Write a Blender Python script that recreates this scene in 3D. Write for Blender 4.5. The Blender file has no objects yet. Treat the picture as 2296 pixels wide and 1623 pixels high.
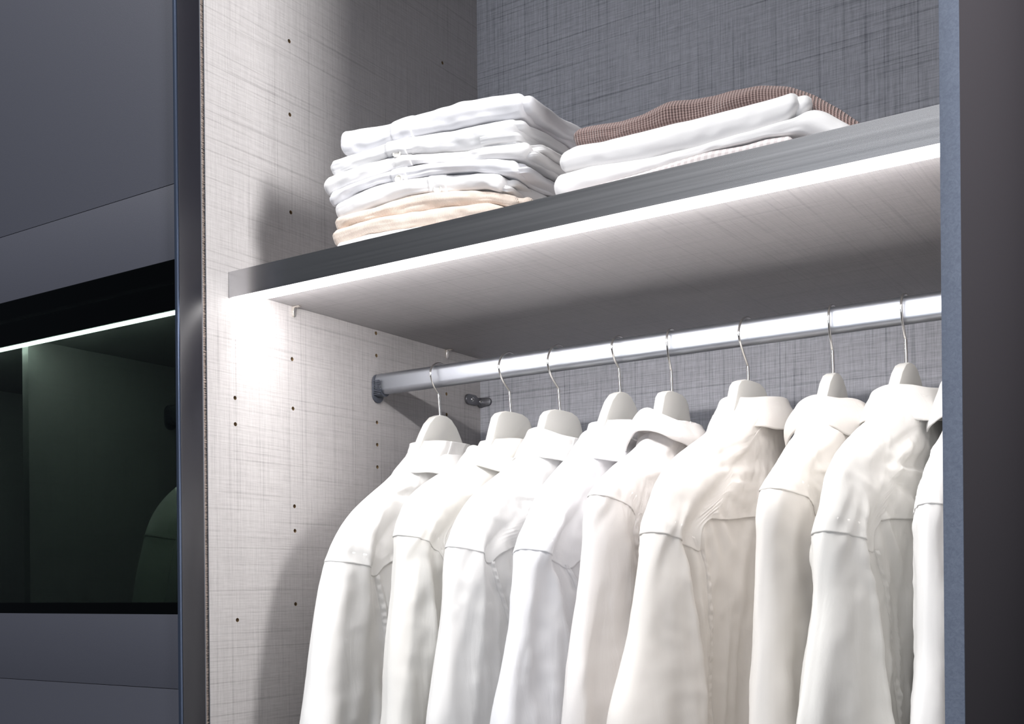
import bpy, bmesh, math, random
import numpy as np
from mathutils import Vector, Matrix

sc = bpy.context.scene
COL = sc.collection
ZC = 1.60                     # camera height above the floor; wardrobe heights below are relative to it
R = math.radians

# ------------------------------------------------------------------ camera
cam_d = bpy.data.cameras.new('camera')
cam = bpy.data.objects.new('camera', cam_d)
COL.objects.link(cam)
sc.camera = cam
cam_d.sensor_width = 36.0
cam_d.lens = 2543.0 / 2296.0 * 36.0
cam_d.shift_y = (1321.0 - 811.5) / 2296.0
cam_d.clip_start = 0.02
yaw, roll = 0.5905735, -0.0090558
f_ = Vector((-math.sin(yaw), math.cos(yaw), 0)); r_ = Vector((math.cos(yaw), math.sin(yaw), 0)); u_ = Vector((0, 0, 1))
r2 = r_ * math.cos(roll) + u_ * math.sin(roll); u2 = -r_ * math.sin(roll) + u_ * math.cos(roll)
m3 = Matrix((r2, u2, -f_)).transposed()
cam.matrix_world = Matrix.Translation((1.065, -0.93285, ZC)) @ m3.to_4x4()

# ------------------------------------------------------------------ world, lamps, exposure
sc.view_settings.view_transform = 'Standard'
sc.view_settings.look = 'None'
sc.view_settings.gamma = 1.0
sc.view_settings.use_curve_mapping = False
sc.view_settings.exposure = 0.0
w = bpy.data.worlds.new('showroom'); sc.world = w; w.use_nodes = True
w.node_tree.nodes['Background'].inputs[0].default_value = (0.75, 0.86, 1.0, 1)
w.node_tree.nodes['Background'].inputs[1].default_value = 0.05

def area(name, loc, target, sx, sy, power, color, spread=180):
    d = bpy.data.lights.new(name, 'AREA'); d.shape = 'RECTANGLE'; d.size = sx; d.size_y = sy
    d.energy = power; d.color = color; d.spread = R(spread)
    o = bpy.data.objects.new(name, d); COL.objects.link(o)
    o.location = loc
    o.rotation_euler = (Vector(target) - Vector(loc)).to_track_quat('-Z', 'Y').to_euler()
    return o
LED_MAIN, LED_DOOR, LED_UP = 7.0, 46.0, 2.0
area('showroom_side_lamp', (3.2, -0.48, ZC + 0.95), (0, 0.04, ZC + 0.72), 0.50, 1.0, 6.5, (1.0, 0.98, 0.98), 36)
area('showroom_front_lamp', (0.5, -3.6, ZC + 0.4), (0.4, 0, ZC + 0.2), 2.2, 1.4, 38, (0.86, 0.91, 1.0))
# added lamp standing in for the strip's backward light on the back wall (the visible diffuser is built with the shelf)
area('strip_back_fill', (0.425, 0.0345 + 0.0250, ZC + 0.3735 - 0.0085), (0.425, 0.0345 + 0.625, ZC + 0.3735 - 0.62), 0.84, 0.009, 1.75, (1.0, 0.975, 0.97))
area('showroom_key_lamp', (-0.25, -2.3, ZC + 3.1), (0.3, 0.05, ZC + 0.3), 1.4, 1.0, 150, (1.0, 0.985, 0.975))

# ------------------------------------------------------------------ helpers
def tag(o, label, cat=None, group=None, kind=None):
    if label: o['label'] = label
    if cat: o['category'] = cat
    if group: o['group'] = group
    if kind: o['kind'] = kind
    return o
def empty(name, loc=(0, 0, 0), rz=0.0):
    o = bpy.data.objects.new(name, None); COL.objects.link(o)
    o.location = loc; o.rotation_euler = (0, 0, rz); o.empty_display_size = 0.05
    return o
def link(name, me, mat, parent=None):
    o = bpy.data.objects.new(name, me); COL.objects.link(o)
    if mat is not None and not me.materials: me.materials.append(mat)
    if parent is not None: o.parent = parent
    return o
def smooth(me, angle=None):
    me.polygons.foreach_set('use_smooth', [True] * len(me.polygons))
    if angle is not None: me.set_sharp_from_angle(angle=R(angle))
def from_bm(name, bm, mat, parent=None, sm=None):
    me = bpy.data.meshes.new(name); bm.normal_update(); bm.to_mesh(me); bm.free()
    if sm is not None: smooth(me, sm)
    return link(name, me, mat, parent)
def box_bm(bm, x0, x1, y0, y1, z0, z1, bev=0.0):
    t = bmesh.new()
    bmesh.ops.create_cube(t, size=1.0)
    for v in t.verts:
        v.co = Vector(((x0 + x1) / 2 + v.co.x * (x1 - x0), (y0 + y1) / 2 + v.co.y * (y1 - y0), (z0 + z1) / 2 + v.co.z * (z1 - z0)))
    if bev: bmesh.ops.bevel(t, geom=list(t.edges), offset=bev, segments=2, affect='EDGES', profile=0.6)
    me = bpy.data.meshes.new('t'); t.to_mesh(me); t.free(); bm.from_mesh(me); bpy.data.meshes.remove(me)
def box(name, b, mat, parent=None, bev=0.0006):
    bm = bmesh.new(); box_bm(bm, b[0], b[1], b[2], b[3], b[4], b[5], bev)
    return from_bm(name, bm, mat, parent, 30)
def Z(z): return z + ZC
def prism_bm(bm, pts, axis, h0, h1, bev=0.0, seg=2):
    """extrude a 2D outline; axis 'x': pts are (y,z); 'y': (x,z); 'z': (x,y)"""
    t = bmesh.new()
    def P(p, h):
        return {'x': (h, p[0], p[1]), 'y': (p[0], h, p[1]), 'z': (p[0], p[1], h)}[axis]
    a = [t.verts.new(P(p, h0)) for p in pts]; b = [t.verts.new(P(p, h1)) for p in pts]
    t.faces.new(a); t.faces.new(b[::-1])
    n = len(pts)
    for i in range(n): t.faces.new((a[i], b[i], b[(i + 1) % n], a[(i + 1) % n]))
    bmesh.ops.recalc_face_normals(t, faces=t.faces)
    if bev:
        caps = [e for e in t.edges if len(e.link_faces) == 2 and any(len(f.verts) == n for f in e.link_faces)]
        bmesh.ops.bevel(t, geom=caps, offset=bev, segments=seg, affect='EDGES', profile=0.5)
    me = bpy.data.meshes.new('t'); t.to_mesh(me); t.free(); bm.from_mesh(me); bpy.data.meshes.remove(me)
def tube_bm(bm, pts, rad, n=12, caps=True):
    pts = [Vector(p) for p in pts]
    rings = []; ref = None
    for i, p in enumerate(pts):
        d = (pts[min(i + 1, len(pts) - 1)] - pts[max(i - 1, 0)]).normalized()
        if ref is None: ref = d.orthogonal().normalized()
        ref = (ref - d * ref.dot(d)).normalized(); s = d.cross(ref)
        rr = rad[i] if isinstance(rad, (list, tuple)) else rad
        rings.append([bm.verts.new(p + (ref * math.cos(k * 2 * math.pi / n) + s * math.sin(k * 2 * math.pi / n)) * rr) for k in range(n)])
    for a, b in zip(rings, rings[1:]):
        for k in range(n): bm.faces.new((a[k], a[(k + 1) % n], b[(k + 1) % n], b[k]))
    if caps: bm.faces.new(rings[0][::-1]); bm.faces.new(rings[-1])
def spline(pts, n=8):
    pts = [Vector(p) for p in pts]; out = []
    for i in range(len(pts) - 1):
        p0, p1, p2, p3 = pts[max(i - 1, 0)], pts[i], pts[i + 1], pts[min(i + 2, len(pts) - 1)]
        for k in range(n):
            t = k / n
            out.append(0.5 * ((2 * p1) + (p2 - p0) * t + (2 * p0 - 5 * p1 + 4 * p2 - p3) * t * t + (3 * p1 - p0 - 3 * p2 + p3) * t ** 3))
    out.append(pts[-1]); return out
def grid_mesh(name, P, cu=False, cv=False, flip=False, uv=None):
    """P: array (nv, nu, 3); cu closes u (columns)"""
    nv, nu = P.shape[:2]
    idx = np.arange(nv * nu).reshape(nv, nu)
    a = idx if cv else idx[:-1]; b = np.roll(idx, -1, 0) if cv else idx[1:]
    if cu: f = np.stack([a, np.roll(a, -1, 1), np.roll(b, -1, 1), b], -1)
    else: f = np.stack([a[:, :-1], a[:, 1:], b[:, 1:], b[:, :-1]], -1)
    f = f.reshape(-1, 4)
    if flip: f = f[:, ::-1]
    me = bpy.data.meshes.new(name)
    me.vertices.add(nv * nu); me.vertices.foreach_set('co', P.reshape(-1).astype(np.float32))
    me.loops.add(f.size); me.loops.foreach_set('vertex_index', f.reshape(-1).astype(np.int32))
    me.polygons.add(len(f)); me.polygons.foreach_set('loop_start', np.arange(0, f.size, 4, dtype=np.int32))
    me.update(calc_edges=True); me.validate()
    if uv is not None:
        l = me.uv_layers.new(name='UVMap'); vi = np.empty(len(me.loops), np.int32); me.loops.foreach_get('vertex_index', vi)
        l.data.foreach_set('uv', uv.reshape(-1, 2)[vi].reshape(-1).astype(np.float32))
    smooth(me)
    return me
def thicken(o, t, off=-1):
    m = o.modifiers.new('thickness', 'SOLIDIFY'); m.thickness = t; m.offset = off; m.use_quality_normals = True

class Noise:
    def __init__(s, seed):
        r = np.random.RandomState(seed); s.t = r.rand(256, 256) * 2 - 1
    def __call__(s, x, y):
        x = np.asarray(x, float) + 1000.37; y = np.asarray(y, float) + 1000.71
        xi = np.floor(x).astype(int); yi = np.floor(y).astype(int); fx = x - xi; fy = y - yi
        fx = fx * fx * fx * (fx * (fx * 6 - 15) + 10); fy = fy * fy * fy * (fy * (fy * 6 - 15) + 10)
        g = lambda a, b: s.t[a % 256, b % 256]
        return (g(xi, yi) * (1 - fx) * (1 - fy) + g(xi + 1, yi) * fx * (1 - fy) + g(xi, yi + 1) * (1 - fx) * fy + g(xi + 1, yi + 1) * fx * fy)
def sstep(a, b, x):
    t = np.clip((np.asarray(x, float) - a) / (b - a), 0, 1); return t * t * (3 - 2 * t)
def interp_smooth(x, xs, ys, passes=2):
    """piecewise linear then rounded; xs increasing"""
    g = np.linspace(xs[0], xs[-1], 241); y = np.interp(g, xs, ys)
    k = np.ones(9) / 9
    for _ in range(passes):
        yy = np.concatenate([2 * y[0] - y[4:0:-1], y, 2 * y[-1] - y[-2:-6:-1]]); y = np.convolve(yy, k, 'valid')
    return np.interp(x, g, y)

# ------------------------------------------------------------------ materials
def mat(name):
    m = bpy.data.materials.new(name); m.use_nodes = True
    return m, m.node_tree.nodes, m.node_tree.links, m.node_tree.nodes['Principled BSDF']
def N(nodes, t, **kw):
    n = nodes.new(t)
    for k, v in kw.items():
        if k.startswith('i_'): n.inputs[int(k[2:])].default_value = v
        else: setattr(n, k, v)
    return n
def simple(name, col, rough=0.5, metal=0.0, bump=None, spec=0.5):
    m, n, l, b = mat(name)
    b.inputs['Base Color'].default_value = (*col, 1); b.inputs['Roughness'].default_value = rough
    b.inputs['Metallic'].default_value = metal; b.inputs['Specular IOR Level'].default_value = spec
    if bump:
        tc = N(n, 'ShaderNodeTexCoord'); t = N(n, 'ShaderNodeTexNoise'); t.inputs['Scale'].default_value = bump[0]; t.inputs['Detail'].default_value = 4
        bp = N(n, 'ShaderNodeBump'); bp.inputs['Strength'].default_value = bump[1]; bp.inputs['Distance'].default_value = 0.001
        l.new(tc.outputs['Object'], t.inputs['Vector']); l.new(t.outputs['Fac'], bp.inputs['Height']); l.new(bp.outputs[0], b.inputs['Normal'])
    return m
def linen(name, h, v, base, line, rough=0.55, K=0.62):
    """laminate printed and embossed like coarse linen; h, v: axes (0,1,2) of the board plane"""
    m, n, l, b = mat(name)
    tc = N(n, 'ShaderNodeTexCoord'); sx = N(n, 'ShaderNodeSeparateXYZ'); l.new(tc.outputs['Object'], sx.inputs[0])
    def layer(ax1, s1, ax2, s2, lo, hi):
        c = N(n, 'ShaderNodeCombineXYZ')
        a = N(n, 'ShaderNodeMath', operation='MULTIPLY'); a.inputs[1].default_value = s1; l.new(sx.outputs[ax1], a.inputs[0])
        d = N(n, 'ShaderNodeMath', operation='MULTIPLY'); d.inputs[1].default_value = s2; l.new(sx.outputs[ax2], d.inputs[0])
        l.new(a.outputs[0], c.inputs[0]); l.new(d.outputs[0], c.inputs[1])
        t = N(n, 'ShaderNodeTexNoise', noise_dimensions='2D'); t.inputs['Scale'].default_value = 1; t.inputs['Detail'].default_value = 1.5; t.inputs['Roughness'].default_value = 0.6
        l.new(c.outputs[0], t.inputs['Vector'])
        mr = N(n, 'ShaderNodeMapRange'); mr.inputs[1].default_value = lo; mr.inputs[2].default_value = hi; l.new(t.outputs['Fac'], mr.inputs[0])
        return mr.outputs[0]
    outs = [(layer(h, 420, v, 7, .40, .75), K*.24), (layer(v, 420, h, 7, .40, .75), K*.24), (layer(h, 210, v, 2.5, .62, .74), K*.34),
            (layer(v, 210, h, 2.5, .62, .74), K*.34), (layer(h, 900, v, 50, .35, .75), K*.26), (layer(v, 900, h, 50, .35, .75), K*.26)]
    acc = None
    for o, wgt in outs:
        mm = N(n, 'ShaderNodeMath', operation='MULTIPLY'); mm.inputs[1].default_value = wgt; l.new(o, mm.inputs[0])
        if acc is None: acc = mm.outputs[0]
        else:
            ad = N(n, 'ShaderNodeMath', operation='ADD'); l.new(acc, ad.inputs[0]); l.new(mm.outputs[0], ad.inputs[1]); acc = ad.outputs[0]
    mx = N(n, 'ShaderNodeMix', data_type='RGBA'); mx.inputs['A'].default_value = (*base, 1); mx.inputs['B'].default_value = (*line, 1)
    l.new(acc, mx.inputs['Factor']); l.new(mx.outputs['Result'], b.inputs['Base Color'])
    bp = N(n, 'ShaderNodeBump'); bp.inputs['Strength'].default_value = 0.35; bp.inputs['Distance'].default_value = 0.0004; bp.invert = True
    l.new(acc, bp.inputs['Height']); l.new(bp.outputs[0], b.inputs['Normal'])
    b.inputs['Roughness'].default_value = rough; b.inputs['Specular IOR Level'].default_value = 0.35
    return m
LB, LL = (0.56, 0.54, 0.535), (0.24, 0.225, 0.225)
M_lin_side = linen('linen_laminate_side', 1, 2, LB, LL)
M_lin_back = linen('linen_laminate_back', 0, 2, (0.60, 0.605, 0.65), (0.19, 0.195, 0.22), K=0.85)
M_lin_flat = linen('linen_laminate_flat', 0, 1, (.43, .415, .42), (.21, .20, .205), K=.5)
M_edge = simple('laminate_edge_band', (0.38, 0.37, 0.38), 0.5)
M_chip = simple('chipboard_core', (0.28, 0.19, 0.10), 0.9, bump=(900, 0.5))
M_door = simple('slate_lacquer', (0.048, 0.051, 0.068), 0.55, bump=(1400, 0.12))
M_stile = simple('black_gloss_profile', (0.013, 0.013, 0.019), 0.33, 0.0, bump=(60, 0.03), spec=0.7)
M_stile_lip = simple('blue_black_anodised', (0.10, 0.13, 0.20), 0.30, 0.8)
M_outer = simple('charcoal_outer_panel', (0.042, 0.037, 0.044), 0.6, bump=(500, 0.1))
M_hole = simple('matt_black', (0.006, 0.006, 0.007), 0.8, spec=0.1)
def brushed(name, axis, col, rough):
    m, n, l, b = mat(name)
    tc = N(n, 'ShaderNodeTexCoord'); mp = N(n, 'ShaderNodeMapping')
    s = [260, 260, 260]; s[axis] = 1.5; mp.inputs['Scale'].default_value = s
    t = N(n, 'ShaderNodeTexNoise'); t.inputs['Scale'].default_value = 1; t.inputs['Detail'].default_value = 3
    l.new(tc.outputs['Object'], mp.inputs[0]); l.new(mp.outputs[0], t.inputs['Vector'])
    mr = N(n, 'ShaderNodeMapRange'); mr.inputs[3].default_value = rough - .03; mr.inputs[4].default_value = rough + .06
    l.new(t.outputs['Fac'], mr.inputs[0]); l.new(mr.outputs[0], b.inputs['Roughness'])
    bp = N(n, 'ShaderNodeBump'); bp.inputs['Strength'].default_value = 0.02; bp.inputs['Distance'].default_value = 0.0002
    l.new(t.outputs['Fac'], bp.inputs['Height']); l.new(bp.outputs[0], b.inputs['Normal'])
    b.inputs['Base Color'].default_value = (*col, 1); b.inputs['Metallic'].default_value = 1.0
    return m
M_alu = brushed('brushed_aluminium', 0, (0.62, 0.62, 0.635), 0.24)
M_alu_shade = brushed('aluminium_shaded', 0, (0.05, 0.05, 0.055), 0.35)  # aluminium darkened in colour, as the front behind glass reflects only dark
M_rail = brushed('rail_steel', 0, (0.43, 0.45, 0.49), 0.40)
M_wire = simple('polished_wire', (0.80, 0.79, 0.77), 0.12, 1.0)
M_pin = simple('nickel_pin', (0.85, 0.80, 0.74), 0.2, 1.0)
M_socket = simple('grey_blue_plastic', (0.075, 0.083, 0.105), 0.4)
M_bracket = simple('dark_zinc', (0.22, 0.22, 0.24), 0.36, 0.8)
def emis(name, col, s):
    m, n, l, b = mat(name)
    b.inputs['Base Color'].default_value = (0.9, 0.9, 0.9, 1); b.inputs['Emission Color'].default_value = (*col, 1); b.inputs['Emission Strength'].default_value = s
    return m
M_led = emis('led_diffuser', (1.0, 0.965, 0.955), LED_MAIN)
M_led2 = emis('led_diffuser_behind_glass', (0.98, 1.0, 0.99), LED_DOOR)
M_led3 = emis('led_diffuser_upper', (0.93, 0.96, 1.0), LED_UP)
# dark glass
m, n, l, b = mat('smoked_glass')
tr = N(n, 'ShaderNodeBsdfTransparent'); tr.inputs[0].default_value = (0.20, 0.235, 0.215, 1)
gl = N(n, 'ShaderNodeBsdfGlossy'); gl.inputs['Roughness'].default_value = 0.02; gl.inputs[0].default_value = (0.9, 0.95, 1, 1)
fr = N(n, 'ShaderNodeFresnel'); fr.inputs[0].default_value = 1.45; mxs = N(n, 'ShaderNodeMixShader')
geo = N(n, 'ShaderNodeNewGeometry'); inv = N(n, 'ShaderNodeMath', operation='SUBTRACT'); inv.inputs[0].default_value = 1; l.new(geo.outputs['Backfacing'], inv.inputs[1])
fm = N(n, 'ShaderNodeMath', operation='MULTIPLY'); l.new(fr.outputs[0], fm.inputs[0]); l.new(inv.outputs[0], fm.inputs[1])
l.new(fm.outputs[0], mxs.inputs[0]); l.new(tr.outputs[0], mxs.inputs[1]); l.new(gl.outputs[0], mxs.inputs[2])
l.new(mxs.outputs[0], n['Material Output'].inputs['Surface']); M_glass = m
M_stripe = simple('brush_pile', (0.36, 0.30, 0.265), 0.9)
M_stripe_b = simple('brush_backing', (0.12, 0.13, 0.15), 0.5)
# fibrous blue edge of the right panel
m, n, l, b = mat('blue_grey_fibre_edge')
tc = N(n, 'ShaderNodeTexCoord'); t = N(n, 'ShaderNodeTexNoise'); t.inputs['Scale'].default_value = 240; t.inputs['Detail'].default_value = 8; t.inputs['Roughness'].default_value = 0.75; t.inputs['Distortion'].default_value = 1.5
cr = N(n, 'ShaderNodeValToRGB'); cr.color_ramp.elements[0].position = 0.3; cr.color_ramp.elements[0].color = (0.085, 0.105, 0.155, 1); cr.color_ramp.elements[1].position = 0.72; cr.color_ramp.elements[1].color = (0.145, 0.175, 0.235, 1)
l.new(tc.outputs['Object'], t.inputs['Vector']); l.new(t.outputs['Fac'], cr.inputs[0]); l.new(cr.outputs[0], b.inputs['Base Color']); b.inputs['Roughness'].default_value = 0.75; M_fibre = m

def cloth(name, col, weave=1500, wr=0.5, wr_scale=28, rough=0.75, sheen=0.15, stretch=(1, 1, 0.5), trans=0.0):
    m, n, l, b = mat(name)
    b.inputs['Base Color'].default_value = (*col, 1); b.inputs['Roughness'].default_value = rough
    b.inputs['Specular IOR Level'].default_value = 0.25; b.inputs['Sheen Weight'].default_value = sheen; b.inputs['Sheen Roughness'].default_value = 0.4
    tc = N(n, 'ShaderNodeTexCoord'); mp = N(n, 'ShaderNodeMapping'); mp.inputs['Scale'].default_value = stretch; mp.inputs['Rotation'].default_value = (0.12, 0.1, 0.5)
    t1 = N(n, 'ShaderNodeTexNoise'); t1.inputs['Scale'].default_value = wr_scale; t1.inputs['Detail'].default_value = 5; t1.inputs['Roughness'].default_value = 0.5; t1.inputs['Distortion'].default_value = 0.8
    t2 = N(n, 'ShaderNodeTexNoise'); t2.inputs['Scale'].default_value = weave; t2.inputs['Detail'].default_value = 2
    l.new(tc.outputs['Object'], mp.inputs[0]); l.new(mp.outputs[0], t1.inputs['Vector']); l.new(tc.outputs['Object'], t2.inputs['Vector'])
    b1 = N(n, 'ShaderNodeBump'); b1.inputs['Strength'].default_value = wr; b1.inputs['Distance'].default_value = 0.004
    b2 = N(n, 'ShaderNodeBump'); b2.inputs['Strength'].default_value = 0.12; b2.inputs['Distance'].default_value = 0.0004
    l.new(t1.outputs['Fac'], b1.inputs['Height']); l.new(t2.outputs['Fac'], b2.inputs['Height']); l.new(b1.outputs[0], b2.inputs['Normal']); l.new(b2.outputs[0], b.inputs['Normal'])
    return m
def knit(name, c1, c2, freq, depth=0.6, rough=0.9):
    """ribs run across the UV u direction"""
    m, n, l, b = mat(name)
    uv = N(n, 'ShaderNodeUVMap'); mp = N(n, 'ShaderNodeMapping'); mp.inputs['Scale'].default_value = (freq, freq, 1)
    l.new(uv.outputs[0], mp.inputs[0])
    nz = N(n, 'ShaderNodeTexNoise'); nz.inputs['Scale'].default_value = 0.35; l.new(mp.outputs[0], nz.inputs['Vector'])
    wv = N(n, 'ShaderNodeTexWave', wave_type='BANDS', bands_direction='X', wave_profile='SIN'); wv.inputs['Scale'].default_value = 0.314; wv.inputs['Distortion'].default_value = 0.9; wv.inputs['Detail'].default_value = 1; wv.inputs['Detail Scale'].default_value = 0.4
    wy = N(n, 'ShaderNodeTexWave', wave_type='BANDS', bands_direction='Y', wave_profile='SIN'); wy.inputs['Scale'].default_value = 0.45; wy.inputs['Distortion'].default_value = 1.5
    l.new(mp.outputs[0], wv.inputs['Vector']); l.new(mp.outputs[0], wy.inputs['Vector'])
    ml = N(n, 'ShaderNodeMath', operation='MULTIPLY_ADD'); ml.inputs[1].default_value = 0.3; l.new(wy.outputs['Fac'], ml.inputs[0]); l.new(wv.outputs['Fac'], ml.inputs[2])
    mr = N(n, 'ShaderNodeMapRange'); mr.inputs[2].default_value = 1.2; l.new(ml.outputs[0], mr.inputs[0])
    mx = N(n, 'ShaderNodeMix', data_type='RGBA'); mx.inputs['A'].default_value = (*c2, 1); mx.inputs['B'].default_value = (*c1, 1)
    l.new(mr.outputs[0], mx.inputs['Factor']); l.new(mx.outputs['Result'], b.inputs['Base Color'])
    bp = N(n, 'ShaderNodeBump'); bp.inputs['Strength'].default_value = depth; bp.inputs['Distance'].default_value = 0.0012
    l.new(ml.outputs[0], bp.inputs['Height']); l.new(bp.outputs[0], b.inputs['Normal'])
    b.inputs['Roughness'].default_value = rough; b.inputs['Sheen Weight'].default_value = 0.4; b.inputs['Specular IOR Level'].default_value = 0.1
    return m
M_hanger = simple('white_painted_wood', (0.80, 0.79, 0.75), 0.38, bump=(300, 0.05))
M_hanger_dark = simple('dark_hanger_wood', (0.10, 0.09, 0.075), 0.3)
M_button = simple('pearl_button', (0.82, 0.80, 0.75), 0.15)

# ------------------------------------------------------------------ room
fl = box('floor', (-4.5, 4.5, -5, 0.75, -0.05, 0.0), simple('showroom_floor', (0.16, 0.15, 0.15), 0.4), None, 0); tag(fl, 'grey showroom floor in front of the wardrobe', kind='structure')
wb = box('wall_back', (-4.5, 4.5, 0.60, 0.75, 0.0, 3.2), simple('showroom_wall', (0.20, 0.20, 0.22), 0.8), None, 0); tag(wb, 'dark plain wall behind the wardrobe', kind='structure')

# ------------------------------------------------------------------ wardrobe carcass
TOP, BOT, DEP = 1.04, -1.54, 0.5684
ward = empty('wardrobe', (0, 0, 0))
tag(ward, 'open built-in wardrobe carcass lined in grey linen-textured laminate', 'wardrobe')
def cut_holes(o, holes, x0, x1, r=0.0026):
    bm = bmesh.new()
    for y, z in holes:
        n = 14
        ring0 = [bm.verts.new((x0, y + r * math.cos(2 * math.pi * k / n), Z(z) + r * math.sin(2 * math.pi * k / n))) for k in range(n)]
        ring1 = [bm.verts.new((x1, v.co.y, v.co.z)) for v in ring0]
        bm.faces.new(ring0[::-1]); bm.faces.new(ring1)
        for k in range(n): bm.faces.new((ring0[k], ring0[(k + 1) % n], ring1[(k + 1) % n], ring1[k]))
    bmesh.ops.recalc_face_normals(bm, faces=bm.faces)
    c = from_bm('cutter', bm, M_chip)
    md = o.modifiers.new('b', 'BOOLEAN'); md.operation = 'DIFFERENCE'; md.object = c; md.solver = 'EXACT'; md.material_mode = 'TRANSFER'
    dg = bpy.context.evaluated_depsgraph_get(); me = bpy.data.meshes.new_from_object(o.evaluated_get(dg))
    o.modifiers.clear(); o.data = me
    cm = c.data; bpy.data.objects.remove(c); bpy.data.meshes.remove(cm)
HOLES = [(.143, .721), (.143, .6247), (.1431, .4966), (.4749, .8187), (.4749, .6247), (.1431, .3043), (.144, .2396), (.145, .1115), (.1455, .0793), (.1455, -.0168),
         (.0438, .24), (.0440, .2075), (.0445, -.035), (.3114, .3689), (.312, .337), (.312, .241), (.312, .2091), (.312, .1771), (.312, .113), (.4776, .3048), (.4776, .2728)]
sp = box('side_panel', (-0.0158, 0, 0.0, DEP, Z(BOT), Z(TOP)), M_lin_side, ward, 0)
cut_holes(sp, HOLES, -0.010, 0.002)
eb = box('edge_band', (-0.0155, -0.0003, -0.0008, 0.0, Z(BOT), Z(TOP)), M_stripe_b, sp, 0)
# right side: inner linen skin, charcoal outer skin, fibrous front edge
rp = box('side_panel', (0.8500, 0.8540, 0.0012, DEP, Z(BOT), Z(TOP)), M_lin_side, ward, 0)
op = box('outer_panel', (0.8540, 0.8646, 0.0014, DEP + .02, 0.0, Z(TOP + .02)), M_outer, ward, 0.0008)
fe = box('front_edge', (0.8498, 0.8648, -0.0004, 0.0014, 0.0, Z(TOP + .02)), M_fibre, ward, 0.0003)
tag(op, 'matt charcoal outer face'); tag(fe, 'blue-grey fibrous front edge')
box('back_panel', (-0.88, 0.8540, DEP, DEP + 0.008, Z(BOT), Z(TOP)), M_lin_back, ward, 0)
box('top_panel', (-0.88, 0.8540, 0.0, DEP, Z(TOP), Z(TOP + .019)), M_lin_flat, ward)
box('bottom_panel', (-0.88, 0.8540, 0.0, DEP, Z(BOT - .019), Z(BOT)), M_lin_flat, ward)
box('plinth', (-0.88, 0.8540, 0.03, 0.05, 0, Z(BOT - .019)), M_outer, ward)
box('side_panel', (-0.8960, -0.88, 0.0, DEP, Z(BOT), Z(TOP)), M_lin_side, ward)
pt = box('partition', (-0.4640, -0.4490, 0.056, DEP, Z(BOT), Z(.3735)), M_lin_side, ward)
# seam of the two back boards
box('back_seam', (0.505, 0.5056, DEP - 0.0002, DEP + .001, Z(BOT), Z(.3735)), M_stripe_b, ward, 0)

# ------------------------------------------------------------------ shelves with aluminium light profile
def shelf(x0, x1, z, led, label, alu=None, thin=False):
    alu = alu or M_alu
    t = empty('shelf', (x0, 0.0345, Z(z)))
    tag(t, label, 'shelf', 'lit wardrobe shelves')
    W = x1 - x0; D = DEP - 0.0345
    b = box('shelf_board', (0.0006, W - .0006, 0.0035, D - .0005, 0.0, 0.0188), M_lin_flat, t, 0.0004)
    # profile: L with a slot for the diffuser: outline in (y,z)
    pts = [(0, -0.0118), (0.0022, -0.0118), (0.0022, -0.0035), (0.0225, -0.0035), (0.0225, -0.0045), (0.0237, -0.0045), (0.0237, -0.0002), (0.0034, -0.0002), (0.0034, 0.0200), (0.0, 0.0200)]
    bm = bmesh.new(); prism_bm(bm, pts, 'x', 0.0006, W - 0.0006)
    from_bm('edge_profile', bm, alu, t)
    # diffuser with a bevelled front
    pts = [(0.0024, -0.0112), (0.0046, -0.0160), (0.0195, -0.0160), (0.0222, -0.0150), (0.0222, -0.0037), (0.0024, -0.0037)]
    if thin: pts = [(0.0024, -0.0112), (0.0034, -0.0134), (0.0140, -0.0134), (0.0145, -0.0112), (0.0145, -0.0037), (0.0024, -0.0037)]
    bm = bmesh.new(); prism_bm(bm, pts, 'x', 0.0030, W - 0.0030)
    from_bm('led_strip', bm, led, t)
    for xa in (0.0006, W - 0.0030): box('end_cap', (xa, xa + 0.0024, 0.0024, 0.0222, -0.0112, -0.0037), M_alu, t, 0.0002)
    return t
shelf(0, 0.85, 0.3735, M_led, 'linen laminate shelf with brushed aluminium front edge and bright light strip, carrying the folded clothes')
shelf(-0.8797, -0.0161, 0.3735, M_led2, 'dim shelf behind the smoked glass with a pale greenish light line', M_alu_shade, True)
shelf(0, 0.85, 0.985, M_led3, 'upper lit shelf above the folded clothes')

def shelf_pin(x, y, z, label):
    t = empty('shelf_pin', (x, y, Z(z))); tag(t, label, 'shelf support', 'metal shelf supports')
    bm = bmesh.new()
    prof = [(0.0002, 0.0), (0.0125, 0.0), (0.0128, -0.0012), (0.0045, -0.0022), (0.0036, -0.0055), (0.0030, -0.0118), (0.0016, -0.0135), (0.0002, -0.0135)]
    prism_bm(bm, prof, 'y', -0.0032, 0.0032, 0.0007)
    for v in bm.verts:   # taper the foot
        k = 1 - 0.25 * max(0, -v.co.z / 0.0135); v.co.y *= k
    from_bm('bracket', bm, M_pin, t, 40)
    bm = bmesh.new(); tube_bm(bm, [(-0.008, 0, -0.008), (0.001, 0, -0.008)], 0.0024)
    from_bm('peg', bm, M_pin, t, 40)
shelf_pin(0.0, 0.1455, 0.3733, 'small nickel shelf support on the left side panel near the front')
shelf_pin(0.0, 0.4776, 0.3733, 'small nickel shelf support near the back corner under the shelf')

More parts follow.
